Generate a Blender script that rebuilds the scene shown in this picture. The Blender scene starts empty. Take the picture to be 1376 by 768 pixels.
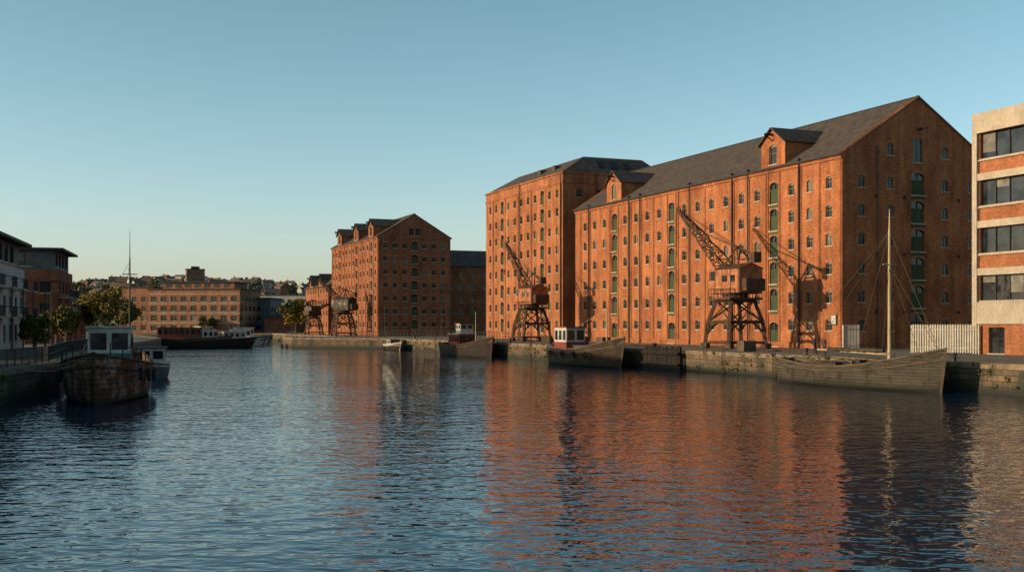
import bpy, math, random
from mathutils import Vector, Matrix, noise
from mathutils.geometry import tessellate_polygon
R=random.Random(7)
sc=bpy.context.scene
sc.view_settings.view_transform='Standard'
try: sc.view_settings.look='None'
except: pass
sc.view_settings.exposure=0
QZ=2.0; CZ=4.7
TH=math.atan2(.38,.925)
U=Vector((math.cos(TH),math.sin(TH))); T=Vector((-math.sin(TH),math.cos(TH)))
A0=Vector((34.9,118.0))
def W(u,t):
    p=A0+U*u+T*t; return (p.x,p.y)
# ---------------- materials
def newmat(name):
    m=bpy.data.materials.new(name); m.use_nodes=True
    nt=m.node_tree; return m,nt,nt.nodes['Principled BSDF']
def N(nt,t,**k):
    n=nt.nodes.new(t)
    for a,b in k.items(): setattr(n,a,b)
    return n
def noise_fac(nt,coord,scale,sc3=(1,1,1),detail=4,rough=.55):
    mp=N(nt,'ShaderNodeMapping'); mp.inputs['Scale'].default_value=sc3
    nt.links.new(coord,mp.inputs['Vector'])
    n=N(nt,'ShaderNodeTexNoise'); n.inputs['Scale'].default_value=scale; n.inputs['Detail'].default_value=detail; n.inputs['Roughness'].default_value=rough
    nt.links.new(mp.outputs[0],n.inputs['Vector']); return n.outputs['Fac']
def ramp(nt,fac,a,b,c0=(0,0,0,1),c1=(1,1,1,1)):
    r=N(nt,'ShaderNodeValToRGB'); r.color_ramp.elements[0].position=a; r.color_ramp.elements[1].position=b
    r.color_ramp.elements[0].color=c0; r.color_ramp.elements[1].color=c1
    nt.links.new(fac,r.inputs[0]); return r.outputs[0]
def mix(nt,fac,a,b,mode='MIX'):
    m=N(nt,'ShaderNodeMix',data_type='RGBA',blend_type=mode)
    if isinstance(fac,(int,float)): m.inputs[0].default_value=fac
    else: nt.links.new(fac,m.inputs[0])
    for i,v in ((6,a),(7,b)):
        if isinstance(v,tuple): m.inputs[i].default_value=(*v[:3],1)
        else: nt.links.new(v,m.inputs[i])
    return m.outputs[2]
def simple(name,c1,c2=None,scale=2,sc3=(1,1,1),rough=.8,metal=0,bump=0,spec=.3,lo=.35,hi=.65):
    m,nt,b=newmat(name)
    tc=N(nt,'ShaderNodeTexCoord'); co=tc.outputs['Object']
    if c2 is None: c2=tuple(x*.65 for x in c1)
    f=noise_fac(nt,co,scale,sc3); f2=noise_fac(nt,co,scale*6,sc3,3)
    base=mix(nt,ramp(nt,f,lo,hi),c1,c2)
    base=mix(nt,.45,base,mix(nt,ramp(nt,f2,.3,.7),(.6,.6,.6),(1.25,1.25,1.25)),'MULTIPLY')
    nt.links.new(base,b.inputs['Base Color'])
    b.inputs['Roughness'].default_value=rough; b.inputs['Metallic'].default_value=metal
    b.inputs['Specular IOR Level'].default_value=spec
    if bump:
        bp=N(nt,'ShaderNodeBump'); bp.inputs['Strength'].default_value=.6; bp.inputs['Distance'].default_value=bump
        nt.links.new(f2,bp.inputs['Height']); nt.links.new(bp.outputs[0],b.inputs['Normal'])
    return m
def brickmat(name,c1,c2,mort=(.24,.17,.12),stain=.55):
    m,nt,b=newmat(name)
    tc=N(nt,'ShaderNodeTexCoord'); co=tc.outputs['Object']
    sp=N(nt,'ShaderNodeSeparateXYZ'); nt.links.new(co,sp.inputs[0])
    ad=N(nt,'ShaderNodeMath',operation='ADD'); nt.links.new(sp.outputs[0],ad.inputs[0]); nt.links.new(sp.outputs[1],ad.inputs[1])
    cb=N(nt,'ShaderNodeCombineXYZ'); nt.links.new(ad.outputs[0],cb.inputs[0]); nt.links.new(sp.outputs[2],cb.inputs[1])
    br=N(nt,'ShaderNodeTexBrick'); br.inputs['Scale'].default_value=1
    br.inputs['Brick Width'].default_value=.24; br.inputs['Row Height'].default_value=.085; br.inputs['Mortar Size'].default_value=.007
    br.inputs['Color1'].default_value=(*c1,1); br.inputs['Color2'].default_value=(*c2,1); br.inputs['Mortar'].default_value=(*mort,1)
    br.inputs['Bias'].default_value=-.1
    nt.links.new(cb.outputs[0],br.inputs['Vector'])
    f1=noise_fac(nt,co,.18,(1,1,1),5,.6)
    f2=noise_fac(nt,co,2.2,(1,1,2.2),5,.75)
    f3=noise_fac(nt,co,.8,(1.3,1.3,.25),5,.6)
    f4=noise_fac(nt,co,.45,(1,1,1),4,.6)
    x=mix(nt,.85,br.outputs[0],mix(nt,ramp(nt,f1,.3,.7),(.6,.56,.54),(1.18,1.16,1.12)),'MULTIPLY')
    x=mix(nt,.9,x,mix(nt,ramp(nt,f2,.32,.68),(.6,.56,.54),(1.3,1.3,1.3)),'MULTIPLY')
    x=mix(nt,stain,x,mix(nt,ramp(nt,f3,.36,.6),(.42,.38,.37),(1.08,1.08,1.08)),'MULTIPLY')
    x=mix(nt,.45,x,mix(nt,ramp(nt,f4,.52,.72),(1,1,1),(.55,.5,.5)),'MULTIPLY')
    nt.links.new(x,b.inputs['Base Color']); b.inputs['Roughness'].default_value=.92; b.inputs['Specular IOR Level'].default_value=.12
    bp=N(nt,'ShaderNodeBump'); bp.inputs['Strength'].default_value=.5; bp.inputs['Distance'].default_value=.03
    nt.links.new(f2,bp.inputs['Height']); nt.links.new(bp.outputs[0],b.inputs['Normal'])
    return m
def glassmat(name,c=(.02,.025,.03),rough=.08):
    m,nt,b=newmat(name)
    tc=N(nt,'ShaderNodeTexCoord')
    f=noise_fac(nt,tc.outputs['Object'],.7,(1,1,1),2)
    nt.links.new(mix(nt,ramp(nt,f,.4,.6),c,tuple(min(1,x*2.5+.005) for x in c)),b.inputs['Base Color'])
    b.inputs['Roughness'].default_value=rough; b.inputs['Specular IOR Level'].default_value=.45
    bp=N(nt,'ShaderNodeBump'); bp.inputs['Strength'].default_value=.3; bp.inputs['Distance'].default_value=.05
    nt.links.new(f,bp.inputs['Height']); nt.links.new(bp.outputs[0],b.inputs['Normal'])
    return m
def planks(name,c1,c2,row=.22,wear=(.35,.3,.24),wearamt=.5):
    m,nt,b=newmat(name)
    tc=N(nt,'ShaderNodeTexCoord'); co=tc.outputs['Object']
    w=N(nt,'ShaderNodeTexWave',wave_type='BANDS',bands_direction='Z'); w.inputs['Scale'].default_value=.314/row; w.inputs['Distortion'].default_value=.4
    w.inputs['Detail'].default_value=2
    nt.links.new(co,w.inputs['Vector'])
    f=noise_fac(nt,co,1.2,(1,.35,1.5),6,.7)
    f2=noise_fac(nt,co,.9,(1.5,1.0,.8),6,.75)
    x=mix(nt,ramp(nt,f,.35,.65),c1,c2)
    x=mix(nt,mix(nt,1,ramp(nt,f2,.5,.6),(wearamt,)*3,'MULTIPLY'),x,wear)
    x=mix(nt,.7,x,ramp(nt,w.outputs['Fac'],.02,.25,(.25,.25,.25,1),(1,1,1,1)),'MULTIPLY')
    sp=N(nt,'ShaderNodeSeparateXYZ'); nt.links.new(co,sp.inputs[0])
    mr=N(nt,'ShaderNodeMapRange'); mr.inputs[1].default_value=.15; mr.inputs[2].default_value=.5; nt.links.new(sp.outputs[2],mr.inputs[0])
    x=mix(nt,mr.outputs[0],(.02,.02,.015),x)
    nt.links.new(x,b.inputs['Base Color']); b.inputs['Roughness'].default_value=.8; b.inputs['Specular IOR Level'].default_value=.2
    return m
M={}
M['brick']=brickmat('brick_warehouse',(.47,.165,.064),(.35,.11,.043))
M['brickB']=brickmat('brick_warehouse_tall',(.45,.165,.069),(.33,.113,.05))
M['brickC']=brickmat('brick_warehouse_far',(.34,.12,.057),(.26,.085,.041))
M['brickred']=brickmat('brick_red',(.22,.07,.042),(.17,.052,.033))
M['bricktan']=brickmat('brick_tan',(.32,.155,.088),(.25,.115,.068))
M['brickor']=brickmat('brick_orange',(.40,.145,.06),(.34,.11,.048),stain=.25)
M['pier']=brickmat('brick_pier',(.41,.138,.053),(.31,.098,.039))
M['arch']=simple('brick_arch',(.34,.14,.07),(.25,.095,.046),3)
M['stone']=simple('sill_stone',(.42,.32,.22),(.3,.22,.16),2)
M['slate']=simple('roof_slate',(.105,.08,.062),(.055,.045,.04),1.2,(1,1,1),.8,bump=.03,spec=.15)
M['slate2']=simple('roof_slate_dark',(.05,.048,.045),(.033,.033,.034),1.5,rough=.7,spec=.15)
M['glass']=glassmat('window_glass',(.01,.011,.012),.15)
M['glassl']=simple('window_blind',(.2,.18,.15),(.1,.09,.08),1.5,rough=.4)
M['glass2']=glassmat('office_glass',(.012,.013,.015),.06)
M['frame']=simple('window_frame_paint',(.24,.2,.15),(.16,.13,.1),3)
M['framed']=simple('dark_frame',(.05,.05,.05),(.03,.03,.03),3)
M['green']=simple('green_door_paint',(.062,.088,.042),(.036,.055,.028),1.5,(3,3,.5))
M['lead']=simple('cast_iron_pipe',(.03,.025,.022),(.018,.017,.016),3,rough=.6)
M['conc']=simple('concrete_cladding',(.42,.34,.26),(.32,.26,.2),.6)
M['white']=simple('white_paint',(.55,.52,.46),(.34,.31,.27),1.2)
M['render']=simple('white_render',(.4,.38,.35),(.3,.29,.27),.5)
M['grey']=simple('grey_cladding',(.10,.11,.12),(.07,.078,.085),.8)
M['rust']=simple('rusty_steel',(.12,.06,.037),(.045,.03,.022),1.5,bump=.02,spec=.2)
M['cab']=simple('crane_cab_paint',(.46,.17,.07),(.22,.085,.042),1.3)
M['steel']=simple('dark_steel',(.04,.036,.032),(.025,.023,.022),2,rough=.6)
M['galv']=simple('galvanised_steel',(.5,.44,.36),(.38,.33,.27),2,rough=.5)
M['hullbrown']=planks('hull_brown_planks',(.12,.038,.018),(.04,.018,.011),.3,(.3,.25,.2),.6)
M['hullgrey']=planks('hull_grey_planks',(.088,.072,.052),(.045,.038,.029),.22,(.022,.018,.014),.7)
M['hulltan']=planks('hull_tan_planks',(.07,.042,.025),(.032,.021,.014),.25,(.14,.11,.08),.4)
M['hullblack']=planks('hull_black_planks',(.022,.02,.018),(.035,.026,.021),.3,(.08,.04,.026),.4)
M['deck']=simple('deck_wood',(.14,.095,.062),(.08,.057,.04),1.5,(4,.5,1))
M['teal']=simple('teal_paint',(.07,.17,.18),(.04,.11,.12),2)
M['wood']=simple('mast_wood',(.5,.36,.22),(.36,.25,.15),2,(3,3,.3))
M['rope']=simple('rope',(.22,.18,.13),None,8)
M['stay']=simple('rigging_wire',(.09,.07,.05),None,8)
M['rubber']=simple('rubber_tyre',(.02,.02,.02),None,8)
M['red']=simple('red_paint',(.26,.05,.03),(.16,.035,.024),2)
M['blue']=simple('blue_tarp',(.07,.11,.14),(.04,.07,.09),2)
M['bark']=simple('bark',(.09,.065,.045),None,4)
def leafmat(n,a,b):
    return simple(n,a,b,.9,rough=.8,spec=.15)
M['leafy']=leafmat('leaves_yellow',(.30,.21,.035),(.14,.12,.025))
M['leafg']=leafmat('leaves_green',(.10,.105,.025),(.05,.065,.018))
M['leafa']=leafmat('leaves_autumn',(.2,.11,.03),(.09,.075,.022))
M['farleaf']=simple('hill_foliage_hazed',(.105,.11,.058),(.065,.074,.046),.02,rough=.9,spec=.05)  # distance haze mixed into the leaf colour, paler and bluer than near leaves
M['farleaf2']=simple('hill_foliage_autumn_hazed',(.17,.11,.058),(.11,.085,.05),.02,rough=.9,spec=.05)  # autumn leaves with the same distance haze in the colour
# ---------------- mesh builder
class MB:
    def __init__(s): s.v=[];s.f=[];s.m=[]
    def poly(s,pts,m=0):
        i=len(s.v); s.v+= [tuple(p) for p in pts]; s.f.append(list(range(i,i+len(pts)))); s.m.append(m)
    def box(s,a,b,m=0):
        x0,y0,z0=a;x1,y1,z1=b
        i=len(s.v); s.v+=[(x0,y0,z0),(x1,y0,z0),(x1,y1,z0),(x0,y1,z0),(x0,y0,z1),(x1,y0,z1),(x1,y1,z1),(x0,y1,z1)]
        for q in ((3,2,1,0),(4,5,6,7),(0,1,5,4),(1,2,6,5),(2,3,7,6),(3,0,4,7)):
            s.f.append([i+k for k in q]); s.m.append(m)
    def obox(s,o,h,n,h0,h1,n0,n1,z0,z1,m=0):
        P=lambda a,b,z: o+h*a+n*b+Vector((0,0,z))
        i=len(s.v); s.v+=[tuple(P(*q)) for q in ((h0,n0,z0),(h1,n0,z0),(h1,n1,z0),(h0,n1,z0),(h0,n0,z1),(h1,n0,z1),(h1,n1,z1),(h0,n1,z1))]
        for q in ((3,2,1,0),(4,5,6,7),(0,1,5,4),(1,2,6,5),(2,3,7,6),(3,0,4,7)):
            s.f.append([i+k for k in q]); s.m.append(m)
    def cyl(s,p,q,r1,r2=None,n=6,m=0):
        if r2 is None: r2=r1
        p=Vector(p);q=Vector(q);d=(q-p)
        if d.length<1e-6: return
        d.normalize(); a=d.orthogonal().normalized(); b=d.cross(a)
        i=len(s.v)
        for k in range(n):
            c=math.cos(2*math.pi*(k+.5)/n); e=math.sin(2*math.pi*(k+.5)/n)
            s.v.append(tuple(p+(a*c+b*e)*r1)); s.v.append(tuple(q+(a*c+b*e)*r2))
        for k in range(n):
            j=(k+1)%n; s.f.append([i+2*k,i+2*j,i+2*j+1,i+2*k+1]); s.m.append(m)
        s.f.append([i+2*k for k in range(n)][::-1]); s.m.append(m)
        s.f.append([i+2*k+1 for k in range(n)]); s.m.append(m)
    def beam(s,p,q,w,m=0): s.cyl(p,q,w*.7071,w*.7071,4,m)
    def torus(s,c,ax,r,r2,m=0,n=10):
        c=Vector(c);ax=Vector(ax).normalized();a=ax.orthogonal().normalized();b=ax.cross(a)
        P=[c+(a*math.cos(2*math.pi*k/n)+b*math.sin(2*math.pi*k/n))*r for k in range(n)]
        for k in range(n): s.cyl(P[k],P[(k+1)%n],r2,r2,6,m)
    def build(s,name,parent,mats,smooth=False):
        me=bpy.data.meshes.new(name); me.from_pydata(s.v,[],s.f)
        for k in mats: me.materials.append(M[k] if isinstance(k,str) else k)
        me.polygons.foreach_set('material_index',s.m)
        if smooth: me.polygons.foreach_set('use_smooth',[True]*len(me.polygons))
        me.update()
        o=bpy.data.objects.new(name,me); sc.collection.objects.link(o)
        if parent: o.parent=parent
        return o
def root(name,x=0,y=0,z=0,rot=0):
    e=bpy.data.objects.new(name,None); e.location=(x,y,z); e.rotation_euler=(0,0,rot)
    e.empty_display_size=.5; sc.collection.objects.link(e); return e
def clip_poly(pts,planes):
    for (a,b,c) in planes:
        out=[]
        for i in range(len(pts)):
            p=pts[i];q=pts[(i+1)%len(pts)]
            dp=a*p[0]+b*p[1]-c; dq=a*q[0]+b*q[1]-c
            if dp<=1e-9: out.append(p)
            if (dp<0)!=(dq<0) and abs(dp-dq)>1e-12:
                t=dp/(dp-dq); out.append((p[0]+(q[0]-p[0])*t,p[1]+(q[1]-p[1])*t))
        pts=out
        if len(pts)<3: return []
    return pts
class Bld:
    def __init__(s,name,x,y,z,rot,brick='brick',frame='frame',glass='glass',door='green',trim='stone',roof='slate'):
        s.root=root(name,x,y,z,rot); s.wall=MB();s.glass=MB();s.frame=MB();s.trim=MB();s.door=MB();s.roof=MB();s.pipe=MB()
        s.k=dict(brick=brick,frame=frame,glass=glass,door=door,trim=trim,roof=roof)
    def facade(s,o,h,n,Wd,z0,z1,ops,planes=(),dep=.24):
        o=Vector(o);h=Vector(h);n=Vector(n)
        P=lambda a,z,b=0: o+h*a+n*b+Vector((0,0,z))
        xs=sorted({0.,round(Wd,3)}|{round(q[0],3) for q in ops}|{round(q[1],3) for q in ops})
        zs=sorted({round(z0,3),round(z1,3)}|{round(q[2],3) for q in ops}|{round(q[3],3) for q in ops})
        for i in range(len(xs)-1):
            for j in range(len(zs)-1):
                cx=(xs[i]+xs[i+1])/2; cz=(zs[j]+zs[j+1])/2
                if any(q[0]-1e-3<cx<q[1]+1e-3 and q[2]-1e-3<cz<q[3]+1e-3 for q in ops): continue
                c=[(xs[i],zs[j]),(xs[i+1],zs[j]),(xs[i+1],zs[j+1]),(xs[i],zs[j+1])]
                c=clip_poly(c,planes)
                if len(c)>=3: s.wall.poly([P(a,z) for a,z in c])
        for q in ops:
            x0,x1,a0,a1,kind=q[:5]
            s.wall.poly([P(x0,a0),P(x0,a1),P(x0,a1,-dep),P(x0,a0,-dep)])
            s.wall.poly([P(x1,a0),P(x1,a0,-dep),P(x1,a1,-dep),P(x1,a1)])
            s.wall.poly([P(x0,a1),P(x1,a1),P(x1,a1,-dep),P(x0,a1,-dep)])
            s.wall.poly([P(x0,a0),P(x0,a0,-dep),P(x1,a0,-dep),P(x1,a0)])
            w=x1-x0; hh=a1-a0
            if kind in('arch','archsmall','door') :
                rise=w*.18; pts=[]; nseg=6
                for k in range(nseg+1):
                    a=-1+2*k/nseg; pts.append((x0+w*k/nseg, a1-rise*a*a))
                L=[P(x0,a1,-.002)]+[P(a,z,-.002) for a,z in pts[:nseg//2+1]]
                Rr=[P(a,z,-.002) for a,z in pts[nseg//2:]]+[P(x1,a1,-.002)]
                s.wall.poly(L); s.wall.poly(Rr)
                for k in range(nseg):
                    (xa,za),(xb,zb)=pts[k],pts[k+1]
                    xa2=(xa-(x0+w/2))*(1+.3/w)+(x0+w/2); xb2=(xb-(x0+w/2))*(1+.3/w)+(x0+w/2)
                    s.trim.poly([P(xa,za,.012),P(xb,zb,.012),P(xb2,zb+.26,.012),P(xa2,za+.26,.012)],1)
            if kind!='door' and kind!='vent':
                s.trim.obox(o,h,n,x0-.08,x1+.08,-.05,.07,a0-.13,a0-.002,0)
            if kind in('arch','archsmall','rect','rectsmall'):
                gi=1 if R.random()<.1 else 0
                s.glass.poly([P(x0,a0,-dep+.02),P(x1,a0,-dep+.02),P(x1,a1,-dep+.02),P(x0,a1,-dep+.02)],gi)
                fw=.055; f0,f1=-dep+.03,-dep+.09
                s.frame.obox(o,h,n,x0,x0+fw,f0,f1,a0,a1); s.frame.obox(o,h,n,x1-fw,x1,f0,f1,a0,a1)
                s.frame.obox(o,h,n,x0+fw,x1-fw,f0,f1,a0,a0+fw); s.frame.obox(o,h,n,x0+fw,x1-fw,f0,f1,a1-fw-(.14*w if kind[0]=='a' else 0),a1)
                if not kind.endswith('small'):
                    s.frame.obox(o,h,n,(x0+x1)/2-.022,(x0+x1)/2+.022,f0,f1-.01,a0+fw,a1-fw)
                    s.frame.obox(o,h,n,x0+fw,x1-fw,f0,f1-.005,a0+hh*.55,a0+hh*.55+.05)
            elif kind=='door':
                zt=a0+hh*.62
                s.door.obox(o,h,n,x0+.002,x1-.002,-dep,-dep+.06,a0,zt)
                for k in range(1,6):
                    xx=x0+w*k/6; s.door.obox(o,h,n,xx-.03,xx+.03,-dep+.06,-dep+.085,a0,zt)
                s.door.obox(o,h,n,x0+.002,x1-.002,-dep+.05,-dep+.12,zt,zt+.14)
                s.glass.poly([P(x0,zt,-dep+.02),P(x1,zt,-dep+.02),P(x1,a1,-dep+.02),P(x0,a1,-dep+.02)])
                for xx in (x0+.04,(x0+x1)/2,x1-.04):
                    s.door.obox(o,h,n,xx-.04,xx+.04,-dep+.03,-dep+.1,zt+.14,a1)
                s.trim.obox(o,h,n,x0-.12,x1+.12,-.05,.16,a0-.16,a0-.002,0)
            elif kind=='band':
                nb=max(1,int(round(w/(q[5] if len(q)>5 else 1.6))))
                for k in range(nb):
                    xa=x0+w*k/nb; xb=x0+w*(k+1)/nb
                    s.glass.poly([P(xa,a0,-dep+.02),P(xb,a0,-dep+.02),P(xb,a1,-dep+.02),P(xa,a1,-dep+.02)],0)
                    if R.random()<.3:
                        zz=a1-hh*R.uniform(.2,.8); s.glass.poly([P(xa+.05,zz,-dep+.026),P(xb-.05,zz,-dep+.026),P(xb-.05,a1,-dep+.026),P(xa+.05,a1,-dep+.026)],1)
                for k in range(nb+1):
                    xx=x0+w*k/nb; s.frame.obox(o,h,n,max(x0,xx-.04),min(x1,xx+.04),-dep+.03,-dep+.12,a0,a1)
                s.frame.obox(o,h,n,x0,x1,-dep+.03,-dep+.115,a0,a0+.06); s.frame.obox(o,h,n,x0,x1,-dep+.03,-dep+.115,a1-.06,a1)
    def done(s):
        k=s.k
        for mb,nm,mats in ((s.wall,'walls',[k['brick']]),(s.glass,'window_panes',[k['glass'],'glassl']),(s.frame,'window_frames',[k['frame']]),
            (s.trim,'sills_and_lintels',[k['trim'],'arch','pier']),(s.door,'loading_doors',[k['door']]),(s.roof,'roof',[k['roof'],'lead','conc']),(s.pipe,'downpipes_and_trim',['lead','pier','stone'])):
            if mb.f: mb.build(nm,s.root,mats)
X=Vector((1,0,0));Y=Vector((0,1,0));Z=Vector((0,0,1)); O0=Vector((0,0,0))
def slab(mb,pts,th,m=0):
    pts=[Vector(p) for p in pts]; nrm=(pts[1]-pts[0]).cross(pts[2]-pts[0]).normalized()
    if nrm.z<0: pts=pts[::-1]; nrm=-nrm
    top=[p+nrm*th for p in pts]
    mb.poly(top,m); mb.poly(pts[::-1],m)
    for i in range(len(pts)):
        j=(i+1)%len(pts); mb.poly([pts[i],pts[j],top[j],top[i]],m)
def gable_planes(Wd,ze,zr):
    k=(zr-ze)/(Wd/2)
    return [(-k,1,ze),(k,1,ze+k*Wd)]
def gable_roof(b,Wd,L,ze,zr,ov=.35,th=.16,m=0):
    k=(zr-ze)/(Wd/2)
    slab(b.roof,[(-ov,-.12,ze-k*ov),(-ov,L+.12,ze-k*ov),(Wd/2,L+.12,zr),(Wd/2,-.12,zr)],th,m)
    slab(b.roof,[(Wd/2,-.12,zr+.002),(Wd/2,L+.12,zr+.002),(Wd+ov,L+.12,ze-k*ov),(Wd+ov,-.12,ze-k*ov)],th,m)
    b.roof.cyl((Wd/2,-.15,zr+th+.03),(Wd/2,L+.15,zr+th+.03),.13,.13,6,1)
def dormer(b,tc,hw,zb,ze,zp,zmain,kmain,ledge=True):
    k=(zp-ze)/hw
    w0=tc-hw;w1=tc+hw
    ops=[(hw-.75,hw+.75,zb+.35,zb+2.6,'arch')]
    b.facade((-.12,w0,0),Y,-X,2*hw,zb-.6,zp,ops,[(-k,1,ze),(k,1,ze+k*2*hw)])
    ub=(ze-zmain)/kmain
    for yy in (w0,w1):
        b.wall.poly([(-.12,yy,zb-.6),(-.12,yy,ze),(ub,yy,ze),(0,yy,zmain),(0,yy,zb-.6)])
    up=(zp-zmain)/kmain+.3; ue=ub+.3
    slab(b.roof,[(-.5,w0-.25,ze-.25*k),(ue,w0-.25,ze-.25*k),(up,tc,zp),(-.5,tc,zp)],.12)
    slab(b.roof,[(-.5,tc,zp+.002),(up,tc,zp+.002),(ue,w1+.25,ze-.25*k),(-.5,w1+.25,ze-.25*k)],.12)
    b.pipe.beam((-1.3,tc,zp-.75),(.5,tc,zp-.75),.2); b.pipe.beam((-1.25,tc,zp-.8),(-.1,tc,zp-1.5),.1)
    b.pipe.torus((-1.1,tc,zp-1.0),Y,.18,.05)
def rows(n,z0=4.5,dz=3.07): return [z0+i*dz for i in range(n)]
# ================= WAREHOUSE A
b=Bld('brick_warehouse',*W(0,0),0,TH)
LA=65.2; WA=20.4; ZE=22.8; ZR=29.3
ops=[]
doorc=(3,10,15)
for k in range(19):
    t=2.2+3.3*k
    for r,z in enumerate(rows(6)):
        if k in doorc:
            if r==0: ops.append((t-.85,t+.85,QZ+.15,QZ+2.9,'door'))
            else: ops.append((t-.8,t+.8,z-1.3,z+1.2,'door'))
        elif r==0: ops.append((t-.55,t+.55,z-.5,z+.75,'arch'))
        else: ops.append((t-.52,t+.52,z-.6,z+.7,'arch'))
b.facade((0,0,0),Y,-X,LA,QZ-.5,ZE,ops)
for d in doorc:
    t=2.2+3.3*d
    for s_ in (-1,1):
        b.trim.obox(O0,Y,-X,t+s_*1.12-.12,t+s_*1.12+.12,0.0,.09,QZ,ZE-.6 if d==10 else ZE,2)
    for r,z in enumerate(rows(6)):
        if r: b.door.obox(O0,Y,-X,t-.8,t+.8,-.1,.02,z-1.75,z-1.47)
for k in range(20):
    t=2.2+3.3*k-1.65
    if k in (0,): t=.35
    if t<LA and not any(abs(t-(2.2+3.3*d))<1.5 for d in doorc):
        if k%2==0 or k in(1,19): b.trim.obox(O0,Y,-X,t-.22,t+.22,0.0,.1,QZ,ZE-.62,2)
for t in (7.15,17.0,20.4,30.3,43.6,46.9,60.0):
    b.pipe.cyl((-.24,t,QZ),(-.24,t,ZE+.1),.09); b.pipe.box((-.42,t-.2,ZE-.1),(-.13,t+.2,ZE+.35))
b.trim.obox(O0,Y,-X,0,LA,.0,.16,ZE-.6,ZE-.25,2)
b.trim.obox(O0,Y,-X,0,LA,.0,.26,ZE-.25,ZE-.05,2)
b.pipe.obox(O0,Y,-X,-.1,LA+.1,.27,.45,ZE-.22,ZE-.02)
b.trim.obox(O0,Y,-X,0,LA,.0,.13,QZ-.3,QZ+.7,2)
ops=[]
for u in (2.6,6.4,14.0,17.8):
    for r,z in enumerate(rows(6)):
        ops.append((u-.5,u+.5,z-.55,z+.7,'arch'))
    if u in(6.4,14.0): ops.append((u-.5,u+.5,22.9,24.2,'arch'))
for r,z in enumerate(rows(6)):
    ops.append((10.2-.95,10.2+.95,z-1.1,z+1.3,'door'))
ops.append((10.2-.7,10.2+.7,22.3,25.0,'arch'))
b.facade((0,0,0),X,-Y,WA,QZ-.5,ZR,ops,gable_planes(WA,ZE,ZR))
b.facade((0,LA,0),X,Y,WA,QZ-.5,ZR,[],gable_planes(WA,ZE,ZR))
b.facade((WA,0,0),Y,X,LA,QZ-.5,ZE,[])
for s_ in (-1,1): b.trim.obox(O0,X,-Y,10.2+s_*1.25-.12,10.2+s_*1.25+.12,0,.09,QZ,ZE-1,2)
for z in rows(6)[1:]: b.door.obox(O0,X,-Y,10.2-.95,10.2+.95,-.1,.02,z-1.6,z-1.3)
b.trim.obox(O0,X,-Y,0,WA,0,.14,QZ-.3,QZ+.7,2)
b.pipe.cyl((4.5,-.2,QZ),(4.5,-.2,ZE+1),.06)
for u in (2.6,6.4,14,17.8):
    for z in (6.0,12.2,18.4): b.pipe.torus((u+1.9,-.05,z),Y,.16,.05)
b.pipe.beam((10.2,-1.3,25.9),(10.2,.3,25.9),.22); b.pipe.torus((10.2,-1.1,25.6),X,.2,.05)
for t in (.02,LA-.02):
    for s_ in (0,1):
        p=(0-.35,t,ZE-.2) if s_==0 else (WA+.35,t,ZE-.2)
        b.trim.beam((p[0],t,p[2]+.05),(WA/2,t,ZR+.2),.26,2)
gable_roof(b,WA,LA,ZE,ZR)
km=(ZR-ZE)/(WA/2)
dormer(b,2.2+3.3*3,2.3,ZE,25.6,27.3,ZE,km)
dormer(b,2.2+3.3*15,2.3,ZE,25.6,27.3,ZE,km)
b.done()
nb=root('notice_board',*W(-.1,1.2),0,TH); mb=MB(); mb.box((-.06,-.45,4.6),(0,.45,5.7),0); mb.box((-.075,-.38,4.68),(-.06,.38,5.62),1)
mb.build('board',nb,['framed','white'])
# ================= WAREHOUSE B
b=Bld('tall_brick_warehouse',*W(0,70),0,TH,'brickB')
LB=35.;WB=20.;ZB=29.7
ops=[]
cols=[2.2+3.05*k for k in range(11)]
for k,t in enumerate(cols):
    for r,z in enumerate(rows(8,4.5,3.1)):
        if k in (2,8): ops.append((t-.7,t+.7,z-1.25,z+1.2,'door'))
        else: ops.append((t-.5,t+.5,z-.6,z+.7,'rect'))
b.facade((0,0,0),Y,-X,LB,QZ-.5,ZB,ops)
ops=[]
for u in (3,6.5,10,13.5,17):
    for z in rows(8,4.5,3.1): ops.append((u-.5,u+.5,z-.6,z+.7,'rect'))
b.facade((0,0,0),X,-Y,WB,QZ-.5,ZB,ops)
b.facade((0,LB,0),X,Y,WB,QZ-.5,ZB,[]); b.facade((WB,0,0),Y,X,LB,QZ-.5,ZB,[])
for z,d in ((ZB-1.9,.1),(ZB-.3,.2)):
    b.trim.obox(O0,Y,-X,-d,LB+d,0,d,z,z+.28,2); b.trim.obox(O0,X,-Y,-.0,WB,0,d-.003,z+.002,z+.278,2)
for k in range(0,12,2): b.trim.obox(O0,Y,-X,max(.1,.5+3.05*k),.5+3.05*k+.4,0,.09,QZ,ZB-1.95,2)
b.pipe.cyl((-.2,.5,QZ),(-.2,.5,ZB),.09); b.pipe.cyl((6,-.2,QZ),(6,-.2,ZB),.09); b.pipe.cyl((-.2,18,QZ),(-.2,18,ZB),.09)
z0=ZB+.0;z1=ZB+3.0
q0=[(.3,.3,z0),(WB-.3,.3,z0),(WB-.3,LB-.3,z0),(.3,LB-.3,z0)]; q1=[(5.4,3.2,z1),(WB-3.5,3.2,z1),(WB-3.5,LB-3.2,z1),(5.4,LB-3.2,z1)]
for i in range(4):
    j=(i+1)%4; slab(b.roof,[q0[i],q0[j],q1[j],q1[i]],.1)
slab(b.roof,q1,.12,1)
for x in (7,9.5,12): slab(b.roof,[(x,1.2,ZB+1.05),(x+1.2,1.2,ZB+1.05),(x+1.2,2.4,ZB+2.3),(x,2.4,ZB+2.3)],.14,1)
for t in (8,14): b.roof.box((2.2,t,ZB+.6),(3.4,t+1.2,ZB+2.1),0)
b.done()
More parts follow.
